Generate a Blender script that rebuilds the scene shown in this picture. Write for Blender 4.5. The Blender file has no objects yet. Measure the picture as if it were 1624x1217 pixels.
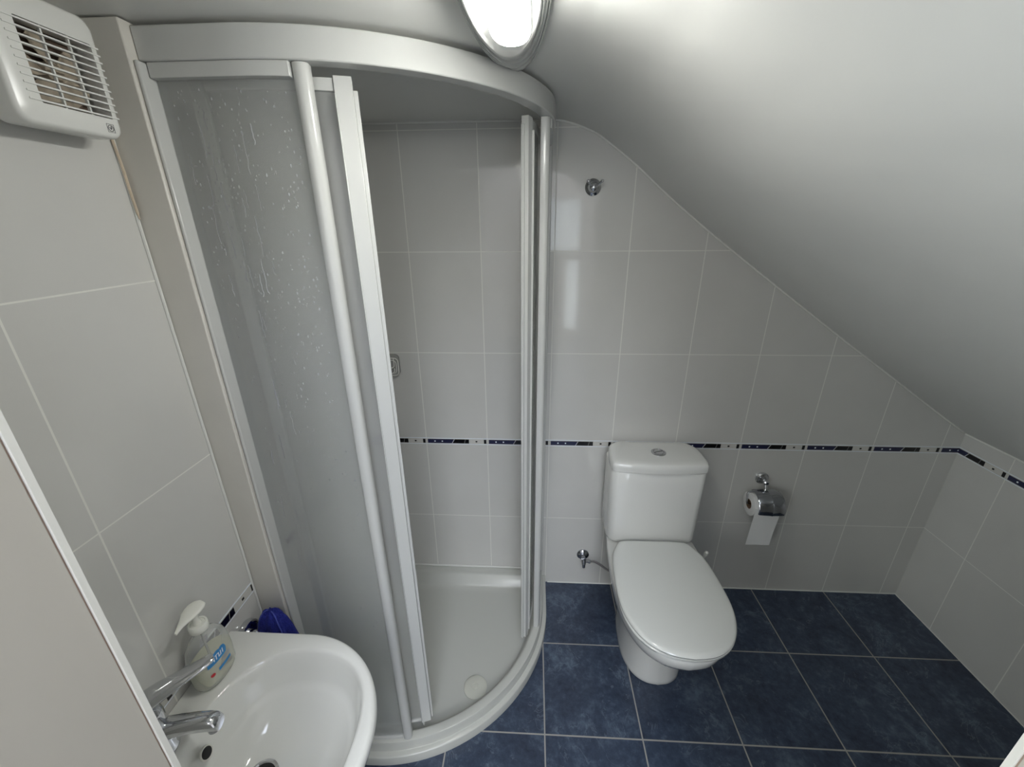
import bpy, bmesh, math, random
from mathutils import Vector, Matrix
random.seed(7)
PI = math.pi
S = bpy.context.scene
C = S.collection

# ------------------------------------------------------------ camera
cam_d = bpy.data.cameras.new('camera')
cam = bpy.data.objects.new('camera', cam_d); C.objects.link(cam)
cam_d.sensor_fit = 'HORIZONTAL'; cam_d.sensor_width = 36.0
cam_d.lens = 654.47 * 36.0 / 1624.0
cam_d.clip_start = 0.01
pitch, yaw, roll = 0.3729, -0.0538, -0.0087
fw = Vector((math.sin(yaw)*math.cos(pitch), math.cos(yaw)*math.cos(pitch), -math.sin(pitch)))
rt0 = Vector((math.cos(yaw), -math.sin(yaw), 0)); up0 = rt0.cross(fw)
rt = math.cos(roll)*rt0 + math.sin(roll)*up0
upv = -math.sin(roll)*rt0 + math.cos(roll)*up0
M = Matrix(((rt.x, upv.x, -fw.x, 0.7718), (rt.y, upv.y, -fw.y, -1.4678), (rt.z, upv.z, -fw.z, 1.5706), (0, 0, 0, 1)))
cam.matrix_world = M
S.camera = cam

# ------------------------------------------------------------ exposure, world, fill lights
S.view_settings.view_transform = 'Standard'; S.view_settings.look = 'None'
S.view_settings.gamma = 1.0; S.view_settings.use_curve_mapping = False
S.view_settings.exposure = 0.55
LAMP = 60.0        # emission of the ceiling lamp's glass
w = bpy.data.worlds.new('world'); S.world = w; w.use_nodes = True
bg = w.node_tree.nodes['Background']; bg.inputs[0].default_value = (0.82, 0.90, 0.95, 1); bg.inputs[1].default_value = 4.0

# fill lights added to brighten the room: two above the hallway, one beside it
for nm_, size_, en_, loc_, rot_, c_ in (
        ('skylight', (0.9, 0.9), 9, (0.95, -2.35, 2.66), (25, 0, 0), (0.66, 0.70, 1.0)),
        ('skylight', (0.9, 0.8), 38, (0.95, -3.75, 2.66), (-10, 0, 0), (0.95, 0.98, 1.0)),
        ('window_light', (1.0, 0.9), 11, (-0.78, -2.35, 1.55), (90, 0, -50), (0.95, 1.0, 0.97))):
    sd_ = bpy.data.lights.new(nm_, 'AREA'); sd_.shape = 'RECTANGLE'; sd_.size = size_[0]; sd_.size_y = size_[1]
    sd_.energy = en_; sd_.color = c_
    so = bpy.data.objects.new(nm_, sd_); C.objects.link(so)
    so.location = loc_; so.rotation_euler = [math.radians(a) for a in rot_]

# ------------------------------------------------------------ sizes measured from the room
XL, XR, YF, HC = 0.0876, 2.4087, -1.245, 1.86
TA = 0.25; TX0 = 0.3405
ZR = [0.3698, 0.727, 0.7532, 1.1161, 1.4772, 1.840]
FF, FX0, FY0 = 0.3177, 0.824, -0.3034
CX_, CY_ = 0.29, -0.18       # centre of the shower's quadrant

# ------------------------------------------------------------ materials
def nt(name):
    m = bpy.data.materials.new(name); m.use_nodes = True
    return m, m.node_tree, m.node_tree.nodes['Principled BSDF']
def setp(b, **k):
    for key, v in k.items():
        b.inputs[key.replace('_', ' ')].default_value = v
def col(c): return (c[0], c[1], c[2], 1)
def simple(name, c, rough=0.3, metal=0.0, noise=0.0, nscale=20, coat=0.0, spec=0.5, bump=0.0, bscale=60, **k):
    m, t, b = nt(name); setp(b, Base_Color=col(c), Roughness=rough, Metallic=metal)
    b.inputs['Coat Weight'].default_value = coat
    b.inputs['Specular IOR Level'].default_value = spec
    for kk, v in k.items(): b.inputs[kk.replace('_', ' ')].default_value = v
    tc = t.nodes.new('ShaderNodeTexCoord')
    n = t.nodes.new('ShaderNodeTexNoise'); n.inputs['Scale'].default_value = nscale; n.inputs['Detail'].default_value = 5
    t.links.new(tc.outputs['Object'], n.inputs['Vector'])
    mx = t.nodes.new('ShaderNodeMix'); mx.data_type = 'RGBA'
    mx.inputs[6].default_value = col([x*(1-noise) for x in c]); mx.inputs[7].default_value = col([min(1, x*(1+noise)) for x in c])
    t.links.new(n.outputs[0], mx.inputs[0]); t.links.new(mx.outputs[2], b.inputs['Base Color'])
    if bump:
        n2 = t.nodes.new('ShaderNodeTexNoise'); n2.inputs['Scale'].default_value = bscale; n2.inputs['Detail'].default_value = 3
        t.links.new(tc.outputs['Object'], n2.inputs['Vector'])
        bp = t.nodes.new('ShaderNodeBump'); bp.inputs['Strength'].default_value = bump; bp.inputs['Distance'].default_value = 0.01
        t.links.new(n2.outputs[0], bp.inputs['Height']); t.links.new(bp.outputs[0], b.inputs['Normal'])
    return m
def mth(t, op, a, b=None, c=None):
    n = t.nodes.new('ShaderNodeMath'); n.operation = op
    for i, v in enumerate((a, b, c)):
        if v is None: continue
        if isinstance(v, (int, float)): n.inputs[i].default_value = v
        else: t.links.new(v, n.inputs[i])
    return n.outputs[0]
def periodic(t, c, c0, a, wid):      # 1 on the joint lines, 0 elsewhere
    f = mth(t, 'FRACT', mth(t, 'DIVIDE', mth(t, 'SUBTRACT', c, c0 - 50*a), a))
    d = mth(t, 'MULTIPLY', mth(t, 'MINIMUM', f, mth(t, 'SUBTRACT', 1.0, f)), a)
    return mth(t, 'LESS_THAN', d, wid/2)
def at_lines(t, c, zs, wid):
    out = None
    for z in zs:
        l = mth(t, 'LESS_THAN', mth(t, 'ABSOLUTE', mth(t, 'SUBTRACT', c, z)), wid/2)
        out = l if out is None else mth(t, 'MAXIMUM', out, l)
    return out
def wall_tiles(name, axis, c0):
    m, t, b = nt(name)
    tc = t.nodes.new('ShaderNodeTexCoord'); sp = t.nodes.new('ShaderNodeSeparateXYZ')
    t.links.new(tc.outputs['Object'], sp.inputs[0])
    g = mth(t, 'MAXIMUM', periodic(t, sp.outputs[axis], c0, TA, 0.0030), at_lines(t, sp.outputs[2], ZR, 0.0026))
    n = t.nodes.new('ShaderNodeTexNoise'); n.inputs['Scale'].default_value = 5; n.inputs['Detail'].default_value = 6
    t.links.new(tc.outputs['Object'], n.inputs['Vector'])
    mx = t.nodes.new('ShaderNodeMix'); mx.data_type = 'RGBA'
    mx.inputs[6].default_value = (0.575, 0.57, 0.54, 1); mx.inputs[7].default_value = (0.645, 0.638, 0.605, 1)
    t.links.new(n.outputs[0], mx.inputs[0])
    m2 = t.nodes.new('ShaderNodeMix'); m2.data_type = 'RGBA'
    t.links.new(g, m2.inputs[0]); t.links.new(mx.outputs[2], m2.inputs[6]); m2.inputs[7].default_value = (0.76, 0.755, 0.70, 1)
    t.links.new(m2.outputs[2], b.inputs['Base Color'])
    t.links.new(mth(t, 'MULTIPLY_ADD', g, 0.5, 0.07), b.inputs['Roughness'])
    n2 = t.nodes.new('ShaderNodeTexNoise'); n2.inputs['Scale'].default_value = 9; n2.inputs['Detail'].default_value = 1
    t.links.new(tc.outputs['Object'], n2.inputs['Vector'])
    h = mth(t, 'SUBTRACT', mth(t, 'MULTIPLY', n2.outputs[0], 0.35), mth(t, 'MULTIPLY', g, 0.25))
    bp = t.nodes.new('ShaderNodeBump'); bp.inputs['Strength'].default_value = 0.35; bp.inputs['Distance'].default_value = 0.002
    t.links.new(h, bp.inputs['Height']); t.links.new(bp.outputs[0], b.inputs['Normal'])
    return m
M_back = wall_tiles('grey_tile_back', 0, TX0)
M_left = wall_tiles('grey_tile_left', 1, -0.979)
M_right = wall_tiles('grey_tile_right', 1, -0.174)

def floor_mat():
    m, t, b = nt('blue_floor_tile')
    tc = t.nodes.new('ShaderNodeTexCoord'); sp = t.nodes.new('ShaderNodeSeparateXYZ')
    t.links.new(tc.outputs['Object'], sp.inputs[0])
    g = mth(t, 'MAXIMUM', periodic(t, sp.outputs[0], FX0, FF, 0.0045), periodic(t, sp.outputs[1], FY0, FF, 0.0045))
    # per tile offset so that the marbling breaks at the joints
    ix = mth(t, 'FLOOR', mth(t, 'DIVIDE', mth(t, 'SUBTRACT', sp.outputs[0], FX0), FF))
    iy = mth(t, 'FLOOR', mth(t, 'DIVIDE', mth(t, 'SUBTRACT', sp.outputs[1], FY0), FF))
    off = t.nodes.new('ShaderNodeCombineXYZ')
    t.links.new(mth(t, 'MULTIPLY', ix, 3.7), off.inputs[0]); t.links.new(mth(t, 'MULTIPLY', iy, 5.3), off.inputs[1]); t.links.new(mth(t, 'MULTIPLY', mth(t, 'ADD', ix, iy), 2.1), off.inputs[2])
    va = t.nodes.new('ShaderNodeVectorMath'); va.operation = 'ADD'
    t.links.new(tc.outputs['Object'], va.inputs[0]); t.links.new(off.outputs[0], va.inputs[1])
    def noise(s, d, dist=0.0, rough=0.6):
        n = t.nodes.new('ShaderNodeTexNoise'); n.inputs['Scale'].default_value = s; n.inputs['Detail'].default_value = d
        n.inputs['Distortion'].default_value = dist; n.inputs['Roughness'].default_value = rough
        t.links.new(va.outputs[0], n.inputs['Vector']); return n.outputs[0]
    base = t.nodes.new('ShaderNodeValToRGB')
    e = base.color_ramp.elements; e[0].position = 0.36; e[0].color = (0.018, 0.024, 0.047, 1); e[1].position = 0.68; e[1].color = (0.115, 0.155, 0.21, 1)
    x = base.color_ramp.elements.new(0.52); x.color = (0.045, 0.064, 0.103, 1)
    t.links.new(mth(t, 'ADD', mth(t, 'MULTIPLY', noise(7, 9, 0.6, 0.72), 0.6), mth(t, 'MULTIPLY', noise(48, 5, 0.2, 0.7), 0.4)), base.inputs[0])
    # pale thin veins
    v1 = mth(t, 'ABSOLUTE', mth(t, 'SUBTRACT', noise(6, 5, 1.2, 0.6), 0.5))
    vein = mth(t, 'MULTIPLY', mth(t, 'LESS_THAN', v1, 0.008), mth(t, 'GREATER_THAN', noise(7, 3), 0.52))
    speck = mth(t, 'GREATER_THAN', noise(46, 6, 0.5, 0.8), 0.655)
    pale = mth(t, 'MULTIPLY', mth(t, 'MAXIMUM', mth(t, 'MULTIPLY', vein, 0.45), mth(t, 'MULTIPLY', speck, 0.6)), 0.55)
    mx = t.nodes.new('ShaderNodeMix'); mx.data_type = 'RGBA'
    t.links.new(pale, mx.inputs[0]); t.links.new(base.outputs[0], mx.inputs[6]); mx.inputs[7].default_value = (0.22, 0.27, 0.33, 1)
    m2 = t.nodes.new('ShaderNodeMix'); m2.data_type = 'RGBA'
    t.links.new(g, m2.inputs[0]); t.links.new(mx.outputs[2], m2.inputs[6]); m2.inputs[7].default_value = (0.36, 0.35, 0.32, 1)
    t.links.new(m2.outputs[2], b.inputs['Base Color'])
    t.links.new(mth(t, 'MULTIPLY_ADD', g, 0.4, 0.30), b.inputs['Roughness'])
    h = mth(t, 'SUBTRACT', mth(t, 'MULTIPLY', noise(14, 6), 0.5), mth(t, 'MULTIPLY', g, 0.4))
    bp = t.nodes.new('ShaderNodeBump'); bp.inputs['Strength'].default_value = 0.5; bp.inputs['Distance'].default_value = 0.003
    t.links.new(h, bp.inputs['Height']); t.links.new(bp.outputs[0], b.inputs['Normal'])
    return m
M_floor = floor_mat()

M_ceil = simple('ceiling_paint', (0.72, 0.72, 0.685), rough=0.38, noise=0.02, nscale=3, bump=0.55, bscale=4.5)
M_jamb = simple('beige_jamb', (0.45, 0.425, 0.37), rough=0.35, noise=0.05, nscale=6)
M_trimwhite = simple('white_edge_trim', (0.70, 0.69, 0.63), rough=0.3)
M_joint = simple('brown_joint', (0.33, 0.24, 0.19), rough=0.6)
M_pvc = simple('white_profile', (0.56, 0.565, 0.54), rough=0.22, noise=0.01)
M_board = simple('cream_board', (0.66, 0.635, 0.575), rough=0.35, noise=0.06, nscale=14)
M_ceramic = simple('white_ceramic', (0.76, 0.76, 0.72), rough=0.07, coat=0.4)
M_seat = simple('white_seat_plastic', (0.72, 0.73, 0.69), rough=0.12)
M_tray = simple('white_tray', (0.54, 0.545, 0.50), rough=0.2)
M_chrome = simple('chrome', (0.62, 0.63, 0.65), rough=0.06, metal=1.0)
M_chromed = simple('smoked_chrome', (0.42, 0.43, 0.46), rough=0.12, metal=1.0)
M_hose = simple('braided_steel', (0.40, 0.38, 0.38), rough=0.3, metal=0.9, bump=0.6, bscale=600)
M_black = simple('dark_void', (0.01, 0.01, 0.01), rough=0.6)
M_fan = simple('fan_plastic', (0.72, 0.72, 0.68), rough=0.25, noise=0.02)
M_fanblade = simple('dusty_blade', (0.42, 0.36, 0.28), rough=0.8, noise=0.35, nscale=60)
M_fandark = simple('dusty_cavity', (0.13, 0.09, 0.065), rough=0.9, noise=0.5, nscale=40)
M_logo = simple('grey_print', (0.14, 0.14, 0.14), rough=0.5)
M_seal = simple('sealant', (0.74, 0.74, 0.70), rough=0.5)
M_stain = simple('rust_stain', (0.60, 0.50, 0.38), rough=0.7, noise=0.2, nscale=50)
M_paper = simple('toilet_paper', (0.80, 0.80, 0.78), rough=0.9, bump=0.2, bscale=300)
M_card = simple('cardboard', (0.20, 0.13, 0.08), rough=0.8)
M_navy = simple('navy_inlay', (0.020, 0.022, 0.060), rough=0.15)
M_ink = simple('black_inlay', (0.004, 0.004, 0.006), rough=0.12)
M_bandbase = simple('band_cream', (0.60, 0.59, 0.55), rough=0.18)
M_silver = simple('silver_inlay', (0.45, 0.46, 0.50), rough=0.3)
M_drain = simple('drain_white', (0.62, 0.62, 0.54), rough=0.3)
M_pump = simple('pump_plastic', (0.82, 0.82, 0.75), rough=0.25)
M_blue = simple('label_blue', (0.02, 0.23, 0.55), rough=0.4)
M_red = simple('label_red', (0.55, 0.03, 0.04), rough=0.4)
M_white = simple('label_white', (0.8, 0.85, 0.9), rough=0.4)
M_violet = simple('label_violet', (0.13, 0.12, 0.22), rough=0.5)
M_towel = simple('blue_terry', (0.022, 0.034, 0.33), rough=1.0, noise=0.5, nscale=180, bump=1.0, bscale=420)
M_hem = simple('blue_hem', (0.05, 0.07, 0.36), rough=0.8)
M_dirt = simple('dark_gasket', (0.05, 0.05, 0.05), rough=0.7)
M_hallw = simple('hallway_paint', (0.74, 0.71, 0.69), rough=0.6)

def see_through(name, c, rough, amount):   # thin clear plastic: part of the light goes straight through
    m, t, b = nt(name); setp(b, Base_Color=col(c), Roughness=rough)
    tr_ = t.nodes.new('ShaderNodeBsdfTransparent'); mx = t.nodes.new('ShaderNodeMixShader'); lw = t.nodes.new('ShaderNodeLayerWeight'); lw.inputs[0].default_value = 0.25
    t.links.new(mth(t, 'SUBTRACT', amount, mth(t, 'MULTIPLY', lw.outputs[1], amount*0.6)), mx.inputs[0])
    t.links.new(b.outputs[0], mx.inputs[1]); t.links.new(tr_.outputs[0], mx.inputs[2])
    t.links.new(mx.outputs[0], t.nodes['Material Output'].inputs[0]); return m
def glass_mats():
    # frosted acrylic, wet on the outside
    m, t, b = nt('frosted_acrylic')
    setp(b, Base_Color=(0.90, 0.91, 0.89, 1), Roughness=0.24, IOR=1.3)
    b.inputs['Transmission Weight'].default_value = 0.84
    b.inputs['Specular IOR Level'].default_value = 0.25
    tc = t.nodes.new('ShaderNodeTexCoord'); mp = t.nodes.new('ShaderNodeMapping'); mp.inputs['Scale'].default_value = (1, 1, 0.33)
    t.links.new(tc.outputs['Object'], mp.inputs[0])
    n = t.nodes.new('ShaderNodeTexNoise'); n.inputs['Scale'].default_value = 260; n.inputs['Detail'].default_value = 2
    t.links.new(mp.outputs[0], n.inputs['Vector'])
    bp = t.nodes.new('ShaderNodeBump'); bp.inputs['Strength'].default_value = 0.25; bp.inputs['Distance'].default_value = 0.001
    t.links.new(n.outputs[0], bp.inputs['Height'])
    t.links.new(bp.outputs[0], b.inputs['Normal'])
    m3, t3, b3 = nt('water'); setp(b3, Base_Color=(0.95, 0.97, 1, 1), Roughness=0.03, IOR=1.33); b3.inputs['Transmission Weight'].default_value = 0.68
    m2 = see_through('clear_bottle', (0.80, 0.81, 0.79), 0.05, 0.80)
    m4 = see_through('hand_soap', (0.66, 0.66, 0.47), 0.15, 0.30)
    m5, t5, b5 = nt('window_glass'); setp(b5, Base_Color=(1, 1, 1, 1), Roughness=0.0, IOR=1.05); b5.inputs['Transmission Weight'].default_value = 1.0
    m6, t6, b6 = nt('milky_plastic'); setp(b6, Base_Color=(0.6, 0.6, 0.57, 1), Roughness=0.25, IOR=1.4); b6.inputs['Transmission Weight'].default_value = 0.5
    return m, m3, m2, m4, m5, m6
M_frost, M_water, M_bottle, M_soap, M_pane, M_milky = glass_mats()
def emit(name, c, s):
    m, t, b = nt(name); setp(b, Base_Color=col(c), Roughness=0.4)
    b.inputs['Emission Color'].default_value = col(c); b.inputs['Emission Strength'].default_value = s
    return m
M_glow = emit('lamp_glass', (1.0, 1.0, 0.955), LAMP)

# ------------------------------------------------------------ mesh helpers
def obj(name, bm, mats, parent=None, smooth=True, bev=0.0, seg=2, angle=35):
    me = bpy.data.meshes.new(name)
    bmesh.ops.recalc_face_normals(bm, faces=bm.faces)
    bm.to_mesh(me); bm.free()
    if not isinstance(mats, (list, tuple)): mats = [mats]
    for m_ in mats: me.materials.append(m_)
    if smooth:
        me.shade_smooth()
        me.set_sharp_from_angle(angle=math.radians(angle))
    o = bpy.data.objects.new(name, me); C.objects.link(o)
    if bev:
        md = o.modifiers.new('bevel', 'BEVEL'); md.width = bev; md.segments = seg; md.limit_method = 'ANGLE'; md.angle_limit = math.radians(40)
    if parent is not None:
        o.parent = parent
        o.matrix_parent_inverse = Matrix.Translation(-root_loc(parent))
    return o
def root_loc(p):
    v = Vector((0, 0, 0)); q = p
    while q is not None:
        v += q.location; q = q.parent if (q.parent and q.parent.type == 'EMPTY') else None
    return v if p.type == 'EMPTY' else Vector((0, 0, 0))
def thing(name, label, cat, loc, group=None):
    o = bpy.data.objects.new(name, None); C.objects.link(o); o.location = loc; o.empty_display_size = 0.05
    o['label'] = label; o['category'] = cat
    if group: o['group'] = group
    return o
def struct(name, bm, m, **k):
    o = obj(name, bm, m, **k); o['kind'] = 'structure'; return o
def box(bm, x0, x1, y0, y1, z0, z1, mat=0):
    vs = [bm.verts.new((x, y, z)) for z in (z0, z1) for y in (y0, y1) for x in (x0, x1)]
    for f in ((0, 1, 3, 2), (4, 5, 7, 6), (0, 1, 5, 4), (2, 3, 7, 6), (0, 2, 6, 4), (1, 3, 7, 5)):
        fc = bm.faces.new([vs[i] for i in f]); fc.material_index = mat
def obox(bm, c, ax, ay, az, hx, hy, hz, mat=0):   # oriented box
    vs = [bm.verts.new(Vector(c) + ax*hx*i + ay*hy*j + az*hz*k) for k in (-1, 1) for j in (-1, 1) for i in (-1, 1)]
    for f in ((0, 1, 3, 2), (4, 5, 7, 6), (0, 1, 5, 4), (2, 3, 7, 6), (0, 2, 6, 4), (1, 3, 7, 5)):
        fc = bm.faces.new([vs[i] for i in f]); fc.material_index = mat
def loft(bm, rings, closed=True, cap0=True, cap1=True, mat=0):
    R = [[bm.verts.new(p) for p in r] for r in rings]
    n = len(R[0])
    for a, b in zip(R, R[1:]):
        for i in range(n if closed else n-1):
            j = (i+1) % n
            try: bm.faces.new((a[i], a[j], b[j], b[i])).material_index = mat
            except ValueError: pass
    for flag, r in ((cap0, R[0]), (cap1, R[-1])):
        if flag and closed:
            try: bm.faces.new(r).material_index = mat
            except ValueError: pass
    return R
def frame(d):
    d = Vector(d).normalized(); a = Vector((0, 0, 1)) if abs(d.z) < 0.9 else Vector((1, 0, 0))
    u = d.cross(a).normalized(); return d, u, d.cross(u).normalized()
def lathe(bm, o, d, prof, n=32, cap0=True, cap1=True, mat=0):   # prof: (distance along d, radius)
    d, u, v = frame(d); o = Vector(o)
    loft(bm, [[o + d*h + (u*math.cos(2*PI*i/n) + v*math.sin(2*PI*i/n))*max(r, 1e-5) for i in range(n)] for h, r in prof], True, cap0, cap1, mat)
def spline(pts, n=8):
    P = [Vector(p) for p in pts]; out = []
    for i in range(len(P)-1):
        a = P[max(i-1, 0)]; b = P[i]; c = P[i+1]; d = P[min(i+2, len(P)-1)]
        for k in range(n):
            t = k/n
            out.append(0.5*((2*b) + (c-a)*t + (2*a-5*b+4*c-d)*t*t + (3*b-a-3*c+d)*t**3))
    out.append(P[-1]); return out
def tube(bm, pts, r, n=12, mat=0, flat=None):
    P = [Vector(p) for p in pts]; rings = []; u = None
    rr = r if isinstance(r, (list, tuple)) else [r]*len(P)
    for i, p in enumerate(P):
        d = (P[min(i+1, len(P)-1)] - P[max(i-1, 0)]).normalized()
        if u is None: _, u, v = frame(d)
        else:
            u = (u - d*u.dot(d)).normalized(); v = d.cross(u)
        rings.append([p + (u*math.cos(2*PI*k/n) + v*math.sin(2*PI*k/n))*rr[i] for k in range(n)])
    loft(bm, rings, mat=mat)
def rrect(x0, x1, y0, y1, r, n=6):   # rounded rectangle outline
    out = []
    for cx, cy, a in ((x1-r, y1-r, 0), (x0+r, y1-r, 90), (x0+r, y0+r, 180), (x1-r, y0+r, 270)):
        for i in range(n+1):
            t = math.radians(a + 90*i/n); out.append((cx+r*math.cos(t), cy+r*math.sin(t)))
    return out

# ------------------------------------------------------------ room shell
bm = bmesh.new(); box(bm, XL-0.1, XR+0.1, 0, 0.1, -0.05, 2.0); struct('wall_back', bm, M_back, smooth=False)
bm = bmesh.new(); box(bm, XL-0.1, XL, YF-0.13, 0, -0.05, 2.0); struct('wall_left', bm, M_left, smooth=False)
bm = bmesh.new(); box(bm, XR, XR+0.1, YF-0.13, 0, -0.05, 1.0); struct('wall_right', bm, M_right, smooth=False)
bm = bmesh.new(); box(bm, -0.6, XR+0.1, -4.4, 0.1, -0.1, 0); struct('floor', bm, M_floor, smooth=False)
JX0, JX1 = 0.43, 1.164
bm = bmesh.new()
box(bm, XL-0.7, JX0-0.012, YF-0.13, YF, 0, 2.0); box(bm, JX1+0.012, XR+0.1, YF-0.13, YF, 0, 2.0)
struct('wall_front', bm, M_left, smooth=False)
# ceiling: flat over the shower, then curving down the roof slope to the knee wall
cp = spline([(XL-0.1, 0, 1.862), (0.5, 0, 1.862), (0.80, 0, 1.861), (0.87, 0, 1.855), (0.949, 0, 1.828), (1.005, 0, 1.794), (1.093, 0, 1.731), (1.206, 0, 1.640), (1.344, 0, 1.537),
             (1.542, 0, 1.398), (1.839, 0, 1.193), (2.04, 0, 1.058), (2.266, 0, 0.906), (2.409, 0, 0.812), (2.52, 0, 0.737)], 8)
bm = bmesh.new()
rings = []
NY = 24
for k in range(NY+1):
    y = 0.0 + (YF-0.0)*k/NY
    rings.append([Vector((p.x, y, p.z)) for p in cp] + [Vector((p.x+0.03, y, p.z+0.12)) for p in reversed(cp)])
loft(bm, rings); struct('ceiling', bm, M_ceil, angle=50)
# bead of sealant where the slope meets the tiles
bead = [p for p in cp if XL < p.x < XR]
bm = bmesh.new(); tube(bm, [Vector((p.x, -0.0025, p.z-0.002)) for p in bead], 0.0034, 8); struct('trim_1', bm, M_seal)
bm = bmesh.new(); tube(bm, [(XR-0.002, -0.003, 0.812), (XR-0.002, YF, 0.812)], 0.004, 8); struct('trim_2', bm, M_seal)
bm = bmesh.new(); tube(bm, [(0.85, -0.0015, 0.0015), (XR, -0.0015, 0.0015)], 0.0026, 8); tube(bm, [(XR-0.0015, 0, 0.0015), (XR-0.0015, YF, 0.0015)], 0.0022, 8)
struct('trim_3', bm, M_seal)

# hallway behind the camera, with the window whose daylight comes in
bm = bmesh.new()
for a in ((-4.4, -2.9, 0, 2.5), (-1.8, YF-0.13, 0, 2.5), (-2.9, -1.8, 0, 1.05), (-2.9, -1.8, 2.05, 2.5)): box(bm, -0.7, -0.6, *a)  # wall is left open where the added side fill shines in
struct('wall_left_hallway', bm, M_hallw, smooth=False)
bm = bmesh.new(); box(bm, XR+0.1, XR+0.2, -4.4, YF-0.13, 0, 2.5); struct('wall_right_hallway', bm, M_hallw, smooth=False)
bm = bmesh.new(); box(bm, -0.7, 0.45, -4.5, YF-0.13, 2.5, 2.6); box(bm, 1.45, XR+0.2, -4.5, YF-0.13, 2.5, 2.6); box(bm, 0.45, 1.45, -4.5, -4.2, 2.5, 2.6); box(bm, 0.45, 1.45, -3.3, -2.85, 2.5, 2.6); box(bm, 0.45, 1.45, -1.85, YF-0.13, 2.5, 2.6); struct('ceiling_hallway', bm, M_hallw, smooth=False)  # two gaps made to let the added overhead fills through
WINS = ((0.95, 1.39, 1.19, 1.86), (1.18, 1.41, 0.10, 1.10))
bm = bmesh.new()
box(bm, -0.7, 0.95, -4.5, -4.4, 0, 2.5); box(bm, 1.41, XR+0.2, -4.5, -4.4, 0, 2.5)
box(bm, 0.95, 1.41, -4.5, -4.4, 1.86, 2.5); box(bm, 1.39, 1.41, -4.5, -4.4, 1.19, 1.86); box(bm, 0.95, 1.41, -4.5, -4.4, 1.10, 1.19)
box(bm, 0.95, 1.18, -4.5, -4.4, 0, 1.10); box(bm, 1.18, 1.41, -4.5, -4.4, 0, 0.10)
struct('wall_rear_hallway', bm, M_hallw, smooth=False)
for i, (a0, a1, c0, c1) in enumerate(WINS):
    bm = bmesh.new()
    for a in ((a0, a0+0.02, c0, c1), (a1-0.02, a1, c0, c1), (a0+0.02, a1-0.02, c0, c0+0.02), (a0+0.02, a1-0.02, c1-0.02, c1)):
        box(bm, a[0], a[1], -4.48, -4.42, a[2], a[3])
    wn = struct('window_%d' % (i+1), bm, M_pvc, smooth=False)
    bm = bmesh.new(); box(bm, a0+0.02, a1-0.02, -4.452, -4.448, c0+0.02, c1-0.02); obj('window_pane', bm, M_pane, wn, smooth=False)

# doorway jambs (the photograph is taken from the doorway)
for i, (x0, x1, sgn) in enumerate(((JX0-0.012, JX0, 1), (JX1, JX1+0.012, -1))):
    bm = bmesh.new()
    box(bm, x0, x1, YF-0.13, YF-0.0062, 0, 2.0, 0)      # beige face
    xa = JX0 if sgn > 0 else JX1
    box(bm, min(xa-0.012*sgn, xa+0.0015*sgn), max(xa-0.012*sgn, xa+0.0015*sgn), YF-0.0046, YF+0.0004, 0, 2.0, 1)    # white corner bead
    box(bm, min(xa-0.012*sgn, xa-0.001*sgn), max(xa-0.012*sgn, xa-0.001*sgn), YF-0.0062, YF-0.0046, 0, 2.0, 2)
    struct('trim_%d' % (4+i), bm, [M_jamb, M_trimwhite, M_joint], smooth=False)
bm = bmesh.new(); box(bm, JX0-0.012, JX1+0.012, YF-0.13, YF, 2.0, 2.5); box(bm, -0.7, JX0-0.012, YF-0.13, YF-0.01, 2.0, 2.5); box(bm, JX1+0.012, XR+0.2, YF-0.13, YF-0.01, 2.0, 2.5)
struct('wall_front_lintel', bm, M_hallw, smooth=False)

# decorated border of the tiles
def border(name, f, s0, s1, c0, wall_sign):
    """f(s, z, d) -> point; s runs left to right as one looks at the wall; c0 a joint position in s"""
    bm = bmesh.new()
    def q(a, b, z0, z1, d, mat, skew=0.0):
        a = max(a, s0); b = min(b, s1)
        if b - a < 0.0008: return
        P = [(a, z0), (b, z0), (b+skew if b+skew < s1 else b, z1), (a+skew, z1)]
        lo_ = [bm.verts.new(f(s, z, 0.0)) for s, z in P]; hi = [bm.verts.new(f(s, z, d)) for s, z in P]
        bm.faces.new(hi).material_index = mat
        for i in range(4):
            bm.faces.new((lo_[i], lo_[(i+1) % 4], hi[(i+1) % 4], hi[i])).material_index = mat
    zb, zt = 0.7275, 0.7532
    q(s0, s1, zb, zt, 0.0008, 0)
    q(s0, s1, zt-0.0012, zt+0.0012, 0.0012, 4); q(s0, s1, zb-0.0012, zb+0.0012, 0.0012, 4)
    k0 = math.floor((s0-c0)/TA)-1; k1 = math.ceil((s1-c0)/TA)+1
    d0, d1 = zb+0.0035, zt-0.0040
    for k in range(k0, k1):
        o = c0+k*TA
        q(o+0.006, o+0.110, d0, d1, 0.0014, 1); q(o+0.110, o+0.175, d0, d1, 0.0014, 2)
        q(o+0.104, o+0.107, d0, d1, 0.0018, 3, 0.010); q(o+0.155, o+0.1575, d0, d1, 0.0018, 5, 0.004)
        for dx in (0.033, 0.063):
            zc = (d0+d1)/2; q(o+dx, o+dx+0.005, zc-0.0025, zc+0.0025, 0.0019, 4)
        zc = (d0+d1)/2; q(o+0.202, o+0.209, zc-0.003, zc+0.003, 0.0014, 2)
        q(o+0.236, o+0.246, d0, d1, 0.0014, 2)
    struct(name, bm, [M_bandbase, M_navy, M_ink, M_silver, M_white, M_logo], smooth=False)
border('trim_6', lambda s, z, d: (s, -d, z), XL, XR, TX0, 1)
border('trim_7', lambda s, z, d: (XL+d, s, z), YF, -0.0, -0.979, 1)
border('trim_8', lambda s, z, d: (XR-d, -s, z), 0.0, -YF, 0.174, 1)

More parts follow.
